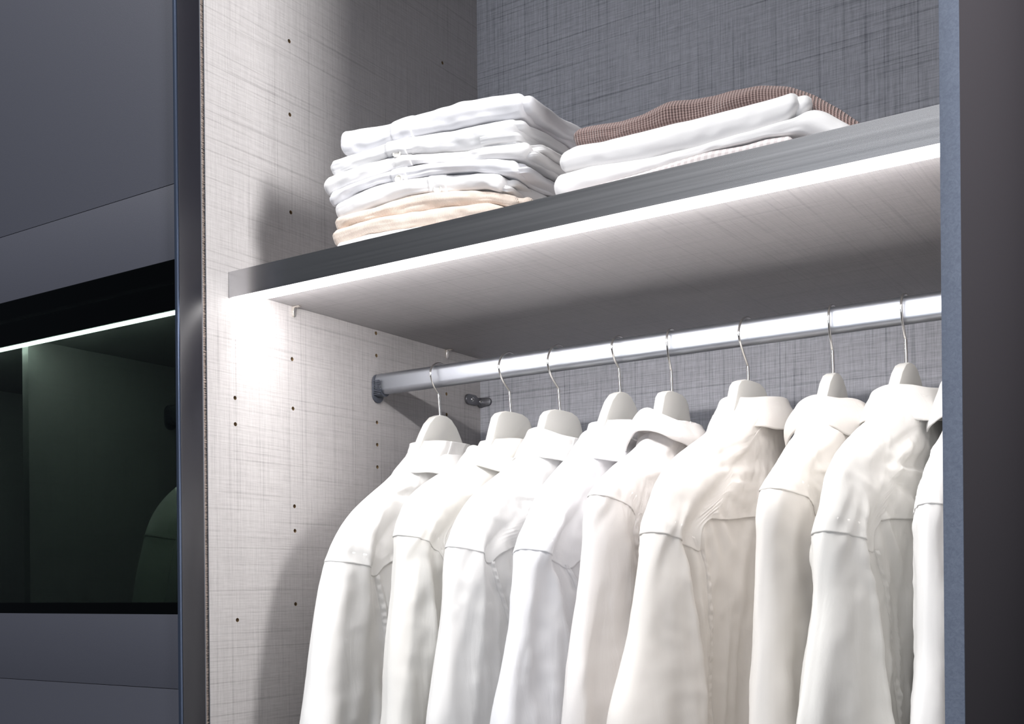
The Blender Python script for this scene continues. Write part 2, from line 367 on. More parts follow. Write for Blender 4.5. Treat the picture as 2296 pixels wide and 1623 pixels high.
# ------------------------------------------------------------------ clothes rail
def oval(hw, hh, n=10):
    p = []
    for k in range(n + 1): a = math.pi * k / n; p.append((hw * math.cos(a), hh - hw + hw * math.sin(a)))
    for k in range(n + 1): a = math.pi + math.pi * k / n; p.append((hw * math.cos(a), -(hh - hw) + hw * math.sin(a)))
    return p
RY, RZ = 0.312, 0.2945
def rail(x0, x1, label):
    t = empty('clothes_rail', (x0, RY, Z(RZ))); tag(t, label, 'clothes rail')
    W = x1 - x0
    bm = bmesh.new(); prism_bm(bm, oval(0.0078, 0.0152), 'x', 0.004, W - 0.004)
    from_bm('rail_tube', bm, M_rail, t, 40)
    for s, x in ((1, 0.0), (-1, W)):
        bm = bmesh.new()
        fl_ = [(y, z - 0.0055) for y, z in oval(0.0115, 0.0205, 12)]
        prism_bm(bm, fl_, 'x', min(x + s * .0002, x + s * .0035), max(x + s * .0002, x + s * .0035), 0.0009)
        # cup that holds the tube, open at the top
        o_, i_ = oval(0.0108, 0.0182, 12), oval(0.0082, 0.0156, 12)
        half = [p for p in o_ if p[1] < 0.006]; halfi = [p for p in i_ if p[1] < 0.006]
        o2 = [p for p in sorted(half, key=lambda p: math.atan2(p[0], -p[1]))]; i2 = [p for p in sorted(halfi, key=lambda p: -math.atan2(p[0], -p[1]))]
        prism_bm(bm, o2 + i2, 'x', min(x, x + s * .0155), max(x, x + s * .0155))
        so = from_bm('rail_socket', bm, M_socket, t, 35)
        bm = bmesh.new()
        for k in range(9):
            z = 0.004 - k * 0.0024; xa = x + s * 0.0045; xb = x + s * (0.0155 if k < 7 else 0.0165)
            box_bm(bm, min(xa, xb), max(xa, xb), -0.0122, -0.0103, z - 0.00065, z + 0.00065, 0.0003)
        from_bm('grip_rib', bm, M_socket, so, 35)
    return t
rail(0, 0.85, 'oval brushed steel clothes rail on grey plastic sockets holding the white shirts')
rail(-0.449, -0.0158, 'oval clothes rail in the dark compartment behind smoked glass')

# corner bracket between side and back panel
cb = empty('corner_bracket', (0, 0.5684, Z(0.304))); tag(cb, 'dark metal angle bracket screwed into the back corner under the rail', 'bracket')
def pad(mirror):
    pts = []
    for k in range(9): a = math.pi / 2 + math.pi * k / 8; pts.append((-0.036 + 0.0082 * math.cos(a), 0.0082 * math.sin(a)))
    pts += [(-0.018, -0.0082), (-0.0135, -0.0062), (-0.010, -0.0062), (-0.006, -0.0095), (-0.0003, -0.0100), (-0.0003, 0.0060), (-0.006, 0.0060), (-0.010, 0.0050), (-0.0135, 0.0052), (-0.018, 0.0080)]
    return pts
bm = bmesh.new(); prism_bm(bm, pad(0), 'x', 0.0, 0.0052, 0.0014)
from_bm('side_plate', bm, M_bracket, cb, 40)
pts2 = [(0.0004, -0.0100), (0.013, -0.0082)] + [(0.0165 + 0.0068 * math.cos(a), -0.0014 + 0.0068 * math.sin(a)) for a in [(-math.pi / 2 + math.pi * k / 8) for k in range(9)]] + [(0.010, 0.0058), (0.0004, 0.0060)]
bm = bmesh.new(); prism_bm(bm, pts2, 'y', -0.0052, 0.0, 0.0013)
from_bm('back_plate', bm, M_bracket, cb, 40)
def screw(y, z, r):
    bm = bmesh.new(); n = 16
    bmesh.ops.create_cone(bm, cap_ends=True, segments=n, radius1=r, radius2=r * .8, depth=0.0014, matrix=Matrix.Translation((0.0058, y, z)) @ Matrix.Rotation(math.pi / 2, 4, 'Y'))
    o = from_bm('screw', bm, M_alu, cb, 30)
    bm = bmesh.new()
    box_bm(bm, 0.0062, 0.0067, y - r * .62, y + r * .62, z - r * .13, z + r * .13); box_bm(bm, 0.0062, 0.0067, y - r * .13, y + r * .13, z - r * .62, z + r * .62)
    from_bm('screw_slot', bm, M_hanger_dark, o)
screw(-0.0285, 0.0, 0.0040); screw(-0.0075, -0.001, 0.0026)

# ------------------------------------------------------------------ sliding door
door = empty('sliding_door', (-0.45, -0.04, 0.0)); tag(door, 'slate lacquered sliding door with smoked glass band in front of the left compartment', 'door')
def dbox(name, x0, x1, y0, y1, z0, z1, mt, bev=0.0006):
    return box(name, (x0 + .45, x1 + .45, y0 + .04, y1 + .04, z0, z1), mt, door, bev)
PX0, PX1 = -0.895, -0.0075
zs = [(0.006 - ZC + .02, -0.1148), (-0.1142, -0.0262), (0.3935, 0.4822), (0.4828, TOP + .02)]
for a, b_ in zs: dbox('door_panel', PX0, PX1, -0.0402, -0.022, Z(a), Z(b_), M_door, 0.0005)
g = dbox('smoked_glass', PX0, PX1, -0.0396, -0.0356, Z(-0.0262), Z(0.3935), M_glass, 0); tag(g, 'dark smoked glass band')
dbox('glass_rail', PX0, PX1, -0.0350, -0.0220, Z(0.372), Z(0.3935), M_hole); dbox('glass_rail', PX0, PX1, -0.0350, -0.0220, Z(-0.0262), Z(-0.012), M_stile)
st = dbox('door_stile', -0.0062, 0.0, -0.0405, -0.0072, 0.006, Z(TOP + .02), M_stile, 0.0008); tag(st, 'glossy black door edge profile')
dbox('door_stile', -0.9025, -0.8965, -0.0405, -0.0055, 0.006, Z(TOP + .02), M_stile, 0.0008)
lp = dbox('stile_lip', -0.0052, -0.0002, -0.0436, -0.0406, 0.006, Z(TOP + .02), M_stile_lip, 0.0009); tag(lp, 'thin blue-black front lip')
# brush seal: backing strip and its pile
dbox('seal_strip', -0.0070, -0.0004, -0.0071, -0.0056, 0.01, Z(TOP + .02), M_stripe_b, 0)
rng = random.Random(5)
bm = bmesh.new()
z = Z(-0.35)
while z < Z(0.86):
    dz = rng.uniform(-.0006, .0006); yb = -0.0057; L = rng.uniform(.0042, .0053); x = -0.0010 + rng.uniform(-.0006, .0008)
    v = [bm.verts.new(p) for p in ((x + .45, yb + .04, z), (x + .45, yb + .04, z + .0007), (x + .45 + rng.uniform(-.0004, .0008), yb + L + .04, z + dz + .0004), (x + .4486, yb + L + .04, z + dz + .0002))]
    bm.faces.new(v[:3]); bm.faces.new((v[0], v[2], v[3])); z += 0.00062
pile = from_bm('brush_pile', bm, M_stripe, door); pile['kind'] = 'stuff'; tag(pile, 'brown-grey brush pile along the door edge')

# ------------------------------------------------------------------ folded clothes
def folded(name, label, cat, group, mt, origin, ang, top, bot, depth, seed, yoff=0.0, xr=0.0, flare=0.03, droop=0.25, wr=0.0020,
           layers=2, placket=None, base_clamp=True, xend=None, mt_in=None, button=True):
    """a folded garment: cloth wrapped round a front fold; top/bot: (x, z) curves along the front, z above the shelf top"""
    t = empty(name, (origin[0], origin[1], Z(0.3926)), R(ang)); tag(t, label, cat, group)
    nz = Noise(seed); tx, tz = zip(*top); bx, bz = zip(*bot)
    xl, xrr = max(tx[0], bx[0]) * .5 + min(tx[0], bx[0]) * .5, min(tx[-1], bx[-1]) + xr
    nu, nt = 96, 64
    def surf(s, th, grow=0.0, y0=0.0, h0=0.0, h1=1.0, xadd=0.0, sd=0.0):
        # s 0..1 along the front, th -1..1: 0 = front fold, negative = top, positive = underside
        x = xl + (xrr + xadd - xl) * s
        zt = interp_smooth(x, tx, tz, 1); zb = interp_smooth(x, bx, bz, 1)
        zm0, zm1 = zb + (zt - zb) * h0, zb + (zt - zb) * h1
        hh = (zm1 - zm0) * 0.5; zc = (zm1 + zm0) * 0.5
        # rounded ends
        e = np.minimum(s, 1 - s); er = 0.030
        k = np.sqrt(np.clip(1 - (1 - np.clip(e / er, 0, 1)) ** 2, 0.0, 1)); k = 0.12 + 0.88 * k
        hh2 = hh * k
        rr = np.maximum(hh, 0.003)
        at = np.abs(th); f0 = 0.22
        phi = np.clip(at / f0, 0, 1) * (math.pi / 2)
        y = rr * 0.9 * (1 - np.cos(phi)) + np.clip((at - f0) / (1 - f0), 0, 1) ** 1.3 * (depth - rr)
        zz = zc + np.sign(-th) * hh2 * np.sin(phi)
        yf = yoff + y0 + 0.0035 * nz(x * 18 + sd, seed * .7) * 1.0 + (1 - k) * 0.010
        yy = y + yf
        # right side flares out and sags as it runs back
        fr = sstep(0.55, 1.0, s) * sstep(0.0, 0.16, y)
        x = x + flare * fr + 0.004 * nz(y * 40, zz * 60 + sd) * sstep(.8, 1, s)
        zz = zz - droop * flare * fr * sstep(0.6, 1.0, s) * np.clip(zz / 0.05, 0, 1)
        w_ = wr * (nz(x * 30 + sd, y * 60 + th * 3) + 0.5 * nz(x * 75, th * 9 + y * 40 + sd) + .35 * nz(x * 9, th * 16))
        zz = zz + np.sign(-th) * 0.5 * w_ * (phi / 1.57) * 1.0
        yy = yy - w_ * np.cos(phi) * 1.6 - grow * np.cos(phi)
        zz = zz + np.sign(-th) * grow * np.sin(phi)
        zz = np.maximum(zz, 0.0004 + (0.0002 if base_clamp else 0))
        return np.stack([x, yy, zz], -1)
    th = np.linspace(-1, 1, nt * 2 + 1); th = np.sign(th) * np.abs(th) ** 1.25
    s = np.linspace(0, 1, nu); s = s - 0.028 * np.sin(2 * math.pi * s) * 3 / math.pi * 1.6 * 0.5
    S_, T_ = np.meshgrid(s, th)
    P = surf(S_, T_)
    arc = np.concatenate([[0], np.cumsum(np.linalg.norm(np.diff(P[:, nu // 2], axis=0), axis=1))])
    UV = np.stack([P[..., 0], np.repeat(arc[:, None], nu, 1)], -1)
    # close the sides and the back with an inner lining of the same loop
    me = grid_mesh(name + '_cloth', P, flip=True, uv=UV)
    bm = bmesh.new(); bm.from_mesh(me)
    be = [e for e in bm.edges if e.is_boundary]
    bm.verts.ensure_lookup_table()
    idx = lambda r, c: bm.verts[r * nu + c]
    nr = nt * 2 + 1
    for c in (0, nu - 1):
        for r in range(nt):
            try: bm.faces.new((idx(r, c), idx(r + 1, c), idx(nr - 2 - r, c), idx(nr - 1 - r, c)) if r < nt - 1 else (idx(r, c), idx(r + 1, c), idx(nr - 1 - r, c)))
            except ValueError: pass
    for c in range(nu - 1):
        try: bm.faces.new((idx(0, c), idx(0, c + 1), idx(nr - 1, c + 1), idx(nr - 1, c)))
        except ValueError: pass
    bmesh.ops.recalc_face_normals(bm, faces=bm.faces)
    bm.to_mesh(me); bm.free(); smooth(me, 60)
    link('folded_cloth', me, mt, t)
    # inner layers seen at the open right side
    for k in range(layers):
        a = (k + 0.12) / layers; b2 = (k + 0.9) / layers
        s2 = np.linspace(0.80, 1, 26); S2, T2 = np.meshgrid(s2, th[::2])
        P2 = surf(S2, T2, y0=0.006 + 0.004 * k, h0=a * .94 + .03, h1=b2 * .94 + .03, xadd=0.006 + 0.004 * ((k + seed) % 3), sd=3.1 * k + seed)
        # make its end a fresh rounded fold
        me2 = grid_mesh('fold_layer', P2, flip=True, uv=np.stack([P2[..., 0], P2[..., 1]], -1))
        b3 = bmesh.new(); b3.from_mesh(me2); b3.verts.ensure_lookup_table(); nn = len(th[::2]); c = 25
        for r in range(nn // 2):
            try: b3.faces.new((b3.verts[r * 26 + c], b3.verts[(r + 1) * 26 + c], b3.verts[(nn - 2 - r) * 26 + c], b3.verts[(nn - 1 - r) * 26 + c]))
            except ValueError: pass
        bmesh.ops.recalc_face_normals(b3, faces=b3.faces); b3.to_mesh(me2); b3.free(); smooth(me2, 60)
        link('inner_fold', me2, mt_in or mt, t)
    if placket:
        x0, x1 = placket
        sa, sb = [(x - xl) / (xrr - xl) for x in (x0, x1)]
        s3 = np.linspace(sa, sb, 14); t3 = np.linspace(-0.75, 0.62, 60); S3, T3 = np.meshgrid(s3, t3)
        edge = np.minimum((S3 - sa), (sb - S3)) / (sb - sa)
        P3 = surf(S3, T3, grow=0.0); P3b = surf(S3, T3, grow=0.001)
        k = (0.35 + 0.65 * sstep(0, .12, edge))[..., None]
        P3 = P3 + (P3b - P3) * k * 1.0
        P3[..., 1] -= 0.0001
        me3 = grid_mesh('placket', P3, flip=True); o3 = link('placket', me3, mt, t); thicken(o3, 0.0006, -1)
        if not button: return t
        c = surf(np.array([[(sa + sb) / 2]]), np.array([[0.13]]), grow=0.0014)[0, 0]
        b4 = bmesh.new(); prof = [(0.0, .0004), (0.0030, .0004), (0.0036, .0011), (0.0044, .0013), (0.0050, .0006), (0.0050, -.0008), (0, -.0008)]
        rings = []
        for rr_, hh_ in prof: rings.append([b4.verts.new((c[0] + rr_ * math.cos(k2 * math.pi / 10), c[1] - hh_, c[2] + rr_ * math.sin(k2 * math.pi / 10))) for k2 in range(20)])
        for a_, b_ in zip(rings, rings[1:]):
            for k2 in range(20): b4.faces.new((a_[k2], a_[(k2 + 1) % 20], b_[(k2 + 1) % 20], b_[k2]))
        bmesh.ops.remove_doubles(b4, verts=b4.verts, dist=1e-6); bmesh.ops.recalc_face_normals(b4, faces=b4.faces)
        bo = from_bm('button', b4, M_button, t, 40)
    return t

W1 = cloth('cotton_cool_white', (0.86, 0.86, 0.89), wr=0.35, wr_scale=22)
W2 = cloth('cotton_white', (0.88, 0.87, 0.87), wr=0.35, wr_scale=20)
W3 = cloth('satin_cotton', (0.86, 0.86, 0.87), wr=0.25, wr_scale=18, rough=0.42)
FZ = cloth('fleece_white', (0.90, 0.89, 0.89), weave=420, wr=0.15, rough=0.95, sheen=0.5)
KC = knit('cream_knit', (0.90, 0.79, 0.70), (0.78, 0.64, 0.54), 700, 0.35)
KB = knit('brown_knit', (0.47, 0.34, 0.315), (0.155, 0.095, 0.085), 330, 1.0)  # second colour puts the shade of the knit into its rib grooves
# gingham
m, n, l, b = mat('pale_gingham'); uv = N(n, 'ShaderNodeUVMap'); ck = N(n, 'ShaderNodeSeparateXYZ'); l.new(uv.outputs[0], ck.inputs[0])
accs = []
for ax in (0, 1):
    mu = N(n, 'ShaderNodeMath', operation='MULTIPLY'); mu.inputs[1].default_value = 150; l.new(ck.outputs[ax], mu.inputs[0])
    fr_ = N(n, 'ShaderNodeMath', operation='FRACT'); l.new(mu.outputs[0], fr_.inputs[0]); gt = N(n, 'ShaderNodeMath', operation='GREATER_THAN'); gt.inputs[1].default_value = 0.5; l.new(fr_.outputs[0], gt.inputs[0]); accs.append(gt)
ad = N(n, 'ShaderNodeMath', operation='ADD'); l.new(accs[0].outputs[0], ad.inputs[0]); l.new(accs[1].outputs[0], ad.inputs[1])
hf = N(n, 'ShaderNodeMath', operation='MULTIPLY'); hf.inputs[1].default_value = 0.5; l.new(ad.outputs[0], hf.inputs[0])
mx = N(n, 'ShaderNodeMix', data_type='RGBA'); mx.inputs['A'].default_value = (.88, .85, .84, 1); mx.inputs['B'].default_value = (.62, .56, .56, 1); l.new(hf.outputs[0], mx.inputs['Factor']); l.new(mx.outputs['Result'], b.inputs['Base Color']); b.inputs['Roughness'].default_value = .85
M_ging = m

LO = (0.17, 0.052)
GL = 'folded clothes in the left stack'
c0 = [(-0.004, .146), (0.032, .145), (0.062, .142), (0.08, .146), (0.116, .148), (0.152, .151), (0.19, .153), (0.226, .149)]
c1 = [(-0.008, .119), (0.013, .117), (0.05, .118), (0.08, .122), (0.134, .123), (0.173, .125), (0.226, .124)]
c1t = [(-0.018, .110), (0.013, .114), (0.05, .117), (0.08, .121), (0.134, .122), (0.173, .124), (0.220, .123)]
c2 = [(-0.018, .094), (0.037, .100), (0.071, .104), (0.105, .101), (0.137, .099), (0.173, .096), (0.23, .093)]
c2t = [(-0.026, .093), (0.037, .100), (0.071, .103), (0.105, .100), (0.137, .098), (0.173, .095), (0.236, .093)]
c3 = [(-0.026, .070), (0.009, .079), (0.063, .087), (0.086, .090), (0.115, .088), (0.166, .083), (0.194, .080), (0.236, .074)]
c3t = [(-0.020, .074), (0.009, .079), (0.063, .087), (0.086, .089), (0.115, .087), (0.166, .082), (0.194, .079), (0.222, .074)]
c4 = [(-0.016, .058), (0.017, .068), (0.049, .074), (0.100, .075), (0.127, .075), (0.173, .069), (0.222, .058)]
c4t = [(-0.012, .062), (0.017, .068), (0.049, .074), (0.100, .074), (0.127, .074), (0.173, .068), (0.206, .060)]
c5 = [(-0.012, .040), (0.040, .049), (0.085, .057), (0.115, .057), (0.144, .054), (0.186, .048), (0.206, .041)]
c5t = [(-0.013, .044), (0.040, .048), (0.085, .056), (0.115, .056), (0.144, .053), (0.186, .047), (0.226, .036)]
c6 = [(-0.013, .027), (0.040, .035), (0.094, .038), (0.137, .037), (0.186, .033), (0.226, .022)]
c6t = [(-0.013, .028), (0.040, .034), (0.094, .037), (0.137, .036), (0.186, .032), (0.212, .024)]
c7 = [(-0.013, .008), (0.036, .017), (0.092, .018), (0.144, .017), (0.212, .014)]
c7t = [(-0.006, .012), (0.036, .0165), (0.092, .0175), (0.144, .0165), (0.208, .014)]
flat = [(-0.006, .0005), (0.208, .0005)]
folded('folded_shirt', 'folded white shirt on top of the left stack, its right corner raised', 'shirt', GL, W1, LO, 10.8, c0, c1, .20, 11, placket=(.066, .093), flare=.035, layers=1, button=False)
folded('folded_shirt', 'folded white shirt second from the top of the left stack, with a button showing', 'shirt', GL, W3, LO, 10.8, c1t, c2, .21, 12, placket=(.060, .086), flare=.045)
folded('folded_shirt', 'folded white shirt third from the top of the left stack, puckered at its button band', 'shirt', GL, W2, LO, 10.8, c2t, c3, .22, 13, placket=(.070, .092), flare=.038, button=False)
folded('folded_shirt', 'folded bluish-white shirt fourth from the top of the left stack', 'shirt', GL, W1, LO, 10.8, c3t, c4, .22, 14, placket=(.066, .085), flare=.045)
folded('folded_shirt', 'folded white shirt resting directly on the cream knits', 'shirt', GL, W2, LO, 10.8, c4t, c5, .22, 15, placket=(.112, .134), flare=.06)
folded('folded_knitwear', 'folded pale cream knit, the upper of the two', 'sweater', GL, KC, LO, 10.8, c5t, c6, .22, 16, layers=1, flare=.02)
folded('folded_knitwear', 'folded pale cream knit, the lower of the two', 'sweater', GL, KC, LO, 10.8, c6t, c7, .22, 17, layers=1, flare=.02)
folded('folded_garment', 'white folded garment at the bottom of the left stack', 'clothing', GL, W2, LO, 10.8, c7t, flat, .22, 18, layers=1, flare=.02)

RO = (0.455, 0.062); GR = 'folded clothes in the right stack'
s0 = [(0.012, .082), (0.030, .085), (0.068, .080), (0.094, .083), (0.119, .091), (0.159, .087), (0.213, .084), (0.239, .078), (0.262, .066), (0.276, .054), (0.296, .038), (0.318, .019), (0.332, .006)]
s1 = [(0.012, .066), (0.030, .063), (0.052, .061), (0.101, .062), (0.158, .064), (0.213, .066), (0.245, .060), (0.262, .046), (0.276, .034), (0.296, .016), (0.318, .002), (0.332, .0008)]
r1t = [(0.002, .055), (0.021, .063), (0.052, .0605), (0.101, .0615), (0.158, .0635), (0.213, .0655), (0.249, .066)]
r1 = [(0.002, .038), (0.041, .037), (0.101, .032), (0.158, .034), (0.212, .037), (0.249, .041)]
r2t = [(-0.003, .034), (0.041, .0365), (0.101, .0315), (0.158, .0335), (0.212, .0365), (0.247, .041), (0.262, .047), (0.272, .045), (0.302, .020)]
r2 = [(-0.003, .008), (0.024, .011), (0.091, .017), (0.130, .021), (0.167, .0255), (0.200, .0250), (0.221, .0275), (0.254, .025), (0.275, .012), (0.302, .001)]
r3t = [(0.010, .010), (0.091, .0168), (0.130, .0205), (0.167, .0248), (0.200, .0243), (0.221, .0265), (0.250, .024)]
r3 = [(0.010, .0005), (0.250, .0005)]
folded('folded_sweater', 'brown ribbed knit sweater draped over the top and right end of the right stack', 'sweater', GR, KB, RO, 5, s0, s1, .20, 21, yoff=.012, layers=0, flare=.0, wr=.0016)
folded('folded_blanket', 'thick white fleece folded directly under the brown sweater', 'clothing', GR, FZ, RO, 5, r1t, r1, .20, 22, yoff=-.001, layers=1, flare=.0, wr=.0008)
folded('folded_blanket', 'soft white folded cloth with a drooping right corner, on the gingham', 'clothing', GR, FZ, RO, 5, r2t, r2, .19, 23, yoff=-.003, layers=0, flare=.0, wr=.0010)
folded('folded_gingham', 'pale gingham folded cloth at the bottom of the right stack', 'clothing', GR, M_ging, RO, 5, r3t, r3, .19, 24, yoff=-.007, layers=0, flare=.0, wr=.0004)

# ------------------------------------------------------------------ hangers
RAILZ = RZ + 0.0152           # top of rail (relative)
def hanger(S, yawd, kind, hook, label, group, wood=None, bar=False):
    t = empty('clothes_hanger', (S[0], S[1], Z(S[2])), R(-yawd)); tag(t, label, 'hanger', group)
    # local: x = thickness, y = -a, z
    if kind == 'round':
        half = [(0.0, 0.0), (.008, -.0005), (.018, -.004), (.030, -.014), (.040, -.028), (.051, -.046), (.066, -.066), (.092, -.090), (.130, -.116), (.162, -.138), (.182, -.157), (.187, -.170), (.180, -.177), (.160, -.168), (.120, -.146), (.080, -.122), (.045, -.090), (.022, -.062), (0.0, -.044)]
    else:
        half = [(0.0, 0.0), (.018, -.0005), (.030, -.004), (.037, -.010), (.042, -.022), (.050, -.042), (.064, -.064), (.092, -.090), (.130, -.116), (.162, -.138), (.182, -.157), (.187, -.170), (.180, -.177), (.160, -.168), (.120, -.146), (.080, -.118), (.045, -.080), (.022, -.053), (0.0, -.038)]
    pts = half + [(-a, z) for a, z in half[-2:0:-1]]
    bm = bmesh.new(); prism_bm(bm, [(-a, z) for a, z in pts], 'x', -0.0068, 0.0068, 0.0022, 2)
    for v in bm.verts:
        k = 1 - 0.25 * min(1, abs(v.co.y) / .19); v.co.x *= k
    from_bm('hanger_body', bm, wood or M_hanger, t, 35)
    hp = [(0, -a, z) for a, z in hook]
    sp_ = spline(hp[2:], 6); pts = [Vector(hp[0]) - Vector((0, 0, .004)), Vector(hp[0]), Vector(hp[1])] + sp_
    bm = bmesh.new(); tube_bm(bm, pts, 0.00145, 10)
    from_bm('hook', bm, M_wire, t, 60)
    bm = bmesh.new(); tube_bm(bm, [(0, -hook[0][0], -0.001), (0, -hook[1][0], hook[1][1] - .0005)], 0.0019, 10)
    from_bm('hook_stem', bm, M_wire, t, 40)
    if bar:
        bm = bmesh.new(); tube_bm(bm, [(0, -.155, -.165), (0, -.150, -.20), (0, -.13, -.212), (0, .13, -.212), (0, .150, -.20), (0, .155, -.165)], .0022, 8)
        from_bm('trouser_bar', bm, M_wire, t, 60)
    return t

# ------------------------------------------------------------------ hanging shirts
OUT = [(.02, .018), (-.03, .040), (-.045, .048), (-.06, .062), (-.08, .090), (-.10, .118), (-.12, .149), (-.14, .178), (-.16, .199), (-.18, .212), (-.20, .221), (-.26, .237), (-.31, .248), (-.36, .258), (-.41, .268), (-.60, .285), (-.75, .290)]
RI = [(-.14, .150), (-.17, .172), (-.20, .180), (-.28, .176), (-.41, .172), (-.75, .165)]
SM = [(-.14, .135), (-.17, .150), (-.205, .168), (-.225, .165), (-.28, .152), (-.34, .143), (-.41, .136), (-.75, .13)]
def hanging_shirt(S, yawd, th, col, out, ri, sm, yoke, collar, seed, label, group, fold=1.0, center=0.0, low=False, seamz=-.205, matl=None, crease=0.0, pleat=None):
    t = empty('hanging_shirt', (S[0], S[1], Z(S[2])), R(-yawd)); tag(t, label, 'shirt', group)
    nz = Noise(seed); n2 = Noise(seed + 50)
    mt = matl
    def curve(c):
        c = sorted(c); zs_, as_ = [p[0] for p in c], [p[1] for p in c]
        return lambda z: interp_smooth(np.clip(z, zs_[0], zs_[-1]), zs_, as_, 2)
    fA, fR, fS = curve(out), curve(ri), curve(sm)
    fB = curve([(z, a * (1 + 0.01 * math.sin(seed + 9 * z))) for z, a in OUT])
    ub = np.array([0, .03, .10, .20, .24, .30, .50, .70, .76, .80, .90, .97, 1.0])
    def section(z, side, ncol, off):
        """z: (n,) levels -> arrays a,b for u in 0..1"""
        z = z[:, None]
        A = fA(z); B = fB(z)
        w = sstep(-.12, -.185, z)                      # 0 shoulder slope, 1 sleeve zone
        Ri = np.minimum(fR(z), A - .018) * w + (A * .80) * (1 - w); Sm = np.minimum(fS(z), Ri - .006) * w + (A * .60) * (1 - w)
        RiB = np.minimum(.176, B - .018) * w + (B * .80) * (1 - w); SmB = np.minimum(.150, RiB - .006) * w + B * .6 * (1 - w)
        lowz = sstep(-.20, -.42, z)
        hr = th * ((.42 + .25 * sstep(-.06, -.16, z)) * (1 - w) + (.78 + .22 * lowz) * w)
        hs = th * ((.72) * (1 - w) + (.58 + .05 * lowz) * w)
        hb = th * (.84 * (1 - w) + (.74) * w); hc = th * (1.0 + .12 * sstep(-.1, -.03, z) * 0)
        neck = sstep(-.085, -.045, z)
        hr = hr * (1 - neck) + .020 * neck; hs = hs * (1 - neck) + .030 * neck; hb = hb * (1 - neck) + .032 * neck; hc = hc * (1 - neck) + .033 * neck
        o1 = np.ones_like(z)
        a = np.concatenate([A, A - .006 * o1, Ri, Sm, Sm - .016, Sm * .72, 0 * z, -SmB * .72, -(SmB - .016), -SmB, -RiB, -(B - .006), -B], 1)
        b = np.concatenate([0 * z, .45 * hr, hr, hs, hb, hb * 1.02, hc, hb, hb, hs, hr, .45 * hr, 0 * z], 1)
        u = np.linspace(0, 1, ncol)
        aa = np.stack([np.interp(u, ub, r) for r in a]); bb = np.stack([np.interp(u, ub, r) for r in b])
        # round the creases a little, keeping the outline ends
        k = np.exp(-0.5 * (np.arange(-3, 4) / 1.2) ** 2); k /= k.sum()
        for arr in (aa, bb):
            odd = -1 if arr is bb else 1
            L_ = arr[:, 3:0:-1] * odd + (0 if odd == -1 else 0); R_ = arr[:, -2:-5:-1] * odd
            ext = np.concatenate([L_, arr, R_], 1)
            arr[:] = np.stack([np.convolve(r, k, 'valid') for r in ext])
        zz = np.repeat(z, ncol, 1)
        # folds
        act = sstep(0, .06, u)[None] * sstep(1, .94, u)[None]
        low_ = sstep(-.17, -.40, zz)
        bodyw = np.exp(-((aa - center) / .14) ** 4)
        q1 = nz(aa * 20 + zz * 3.0 + side * 7, zz * 2.2); q2 = n2(aa * 34 + 5 * zz + 3, zz * 3.1)
        F = fold * (.0080 * low_ * q1 + .0075 * low_ * ((1 - np.abs(q2)) ** 3 - .35) + .0030 * low_ * n2(aa * 60 + 3 * zz, zz * 4))
        # drags radiating from the shoulder point
        dx, dz = aa - .17, zz + .12; an = np.arctan2(dz, dx); rd = np.hypot(dx, dz)
        F += .0040 * n2(an * 7 + side * 3, rd * 7) * sstep(.02, .10, rd) * (1 - .6 * low_)
        dx, dz = aa, zz + .05; an = np.arctan2(dz, dx); rd = np.hypot(dx, dz)
        F += .0022 * nz(an * 9 + side * 3, rd * 9 + 3) * sstep(.03, .09, rd) * (1 - low_)
        F += .0008 * n2(aa * 60 + zz * 35, zz * 50 - aa * 30) + .0006 * nz(aa * 140 - zz * 60, zz * 90)
        F += fold * .0010 * (1 - .6 * low_) * (1 - np.abs(nz(aa * 26 + zz * 18 + 9, zz * 20 - aa * 8))) ** 5
        if crease:      # the sleeve is pressed in along its back edge
            ac = .55 * Ri + .45 * Sm
            F -= crease * np.exp(-((aa - ac) / .0065) ** 2) * sstep(-.165, -.24, zz)
            F += .45 * crease * np.exp(-((aa - ac - .013) / .006) ** 2) * sstep(-.165, -.24, zz)
        if pleat:
            F -= .0075 * np.exp(-((aa - pleat - .10 * (zz + .2)) / .0055) ** 2) * sstep(-.165, -.20, zz) * sstep(-.40, -.25, zz)
        bb = bb + F * act
        # sideways wander of the outline
        aa = aa + .0022 * nz(zz * 14 + 5, u[None] * 3 + side) * sstep(-.1, -.25, zz)
        return aa, bb * side, zz
    def ring(z, ncol, off):
        a1, b1, z1 = section(z, 1, ncol, off); a2, b2, _ = section(z, -1, ncol, off)
        b2 = b2 * .95
        a = np.concatenate([a1, a2[:, -2:0:-1]], 1); b = np.concatenate([b1, b2[:, -2:0:-1]], 1); zz = np.concatenate([z1, z1[:, 1:-1]], 1)
        return np.stack([b, -a, zz], -1)
    def normals(P):
        du = np.roll(P, -1, 1) - np.roll(P, 1, 1); dv = np.gradient(P, axis=0)
        nn = np.cross(dv, du); nn /= np.linalg.norm(nn, axis=-1, keepdims=True) + 1e-12
        # outward
        c = P.mean(1, keepdims=True); s = np.sign(((P - c) * nn).sum(-1).mean()); return nn * s
    NC = 120; NR = 2 * NC - 2
    ztop, zbot = -.040, -.74
    zl = np.concatenate([np.linspace(ztop, -.44, 118), np.linspace(-.446, zbot, 30)])
    P = ring(zl, NC, 0); NN = normals(P)
    body = P - NN * .0010
    me = grid_mesh('shirt_body', body, cu=True); bm = bmesh.new(); bm.from_mesh(me); bmesh.ops.recalc_face_normals(bm, faces=bm.faces); bm.to_mesh(me); bm.free(); smooth(me)
    link('shirt_body', me, mt, t)
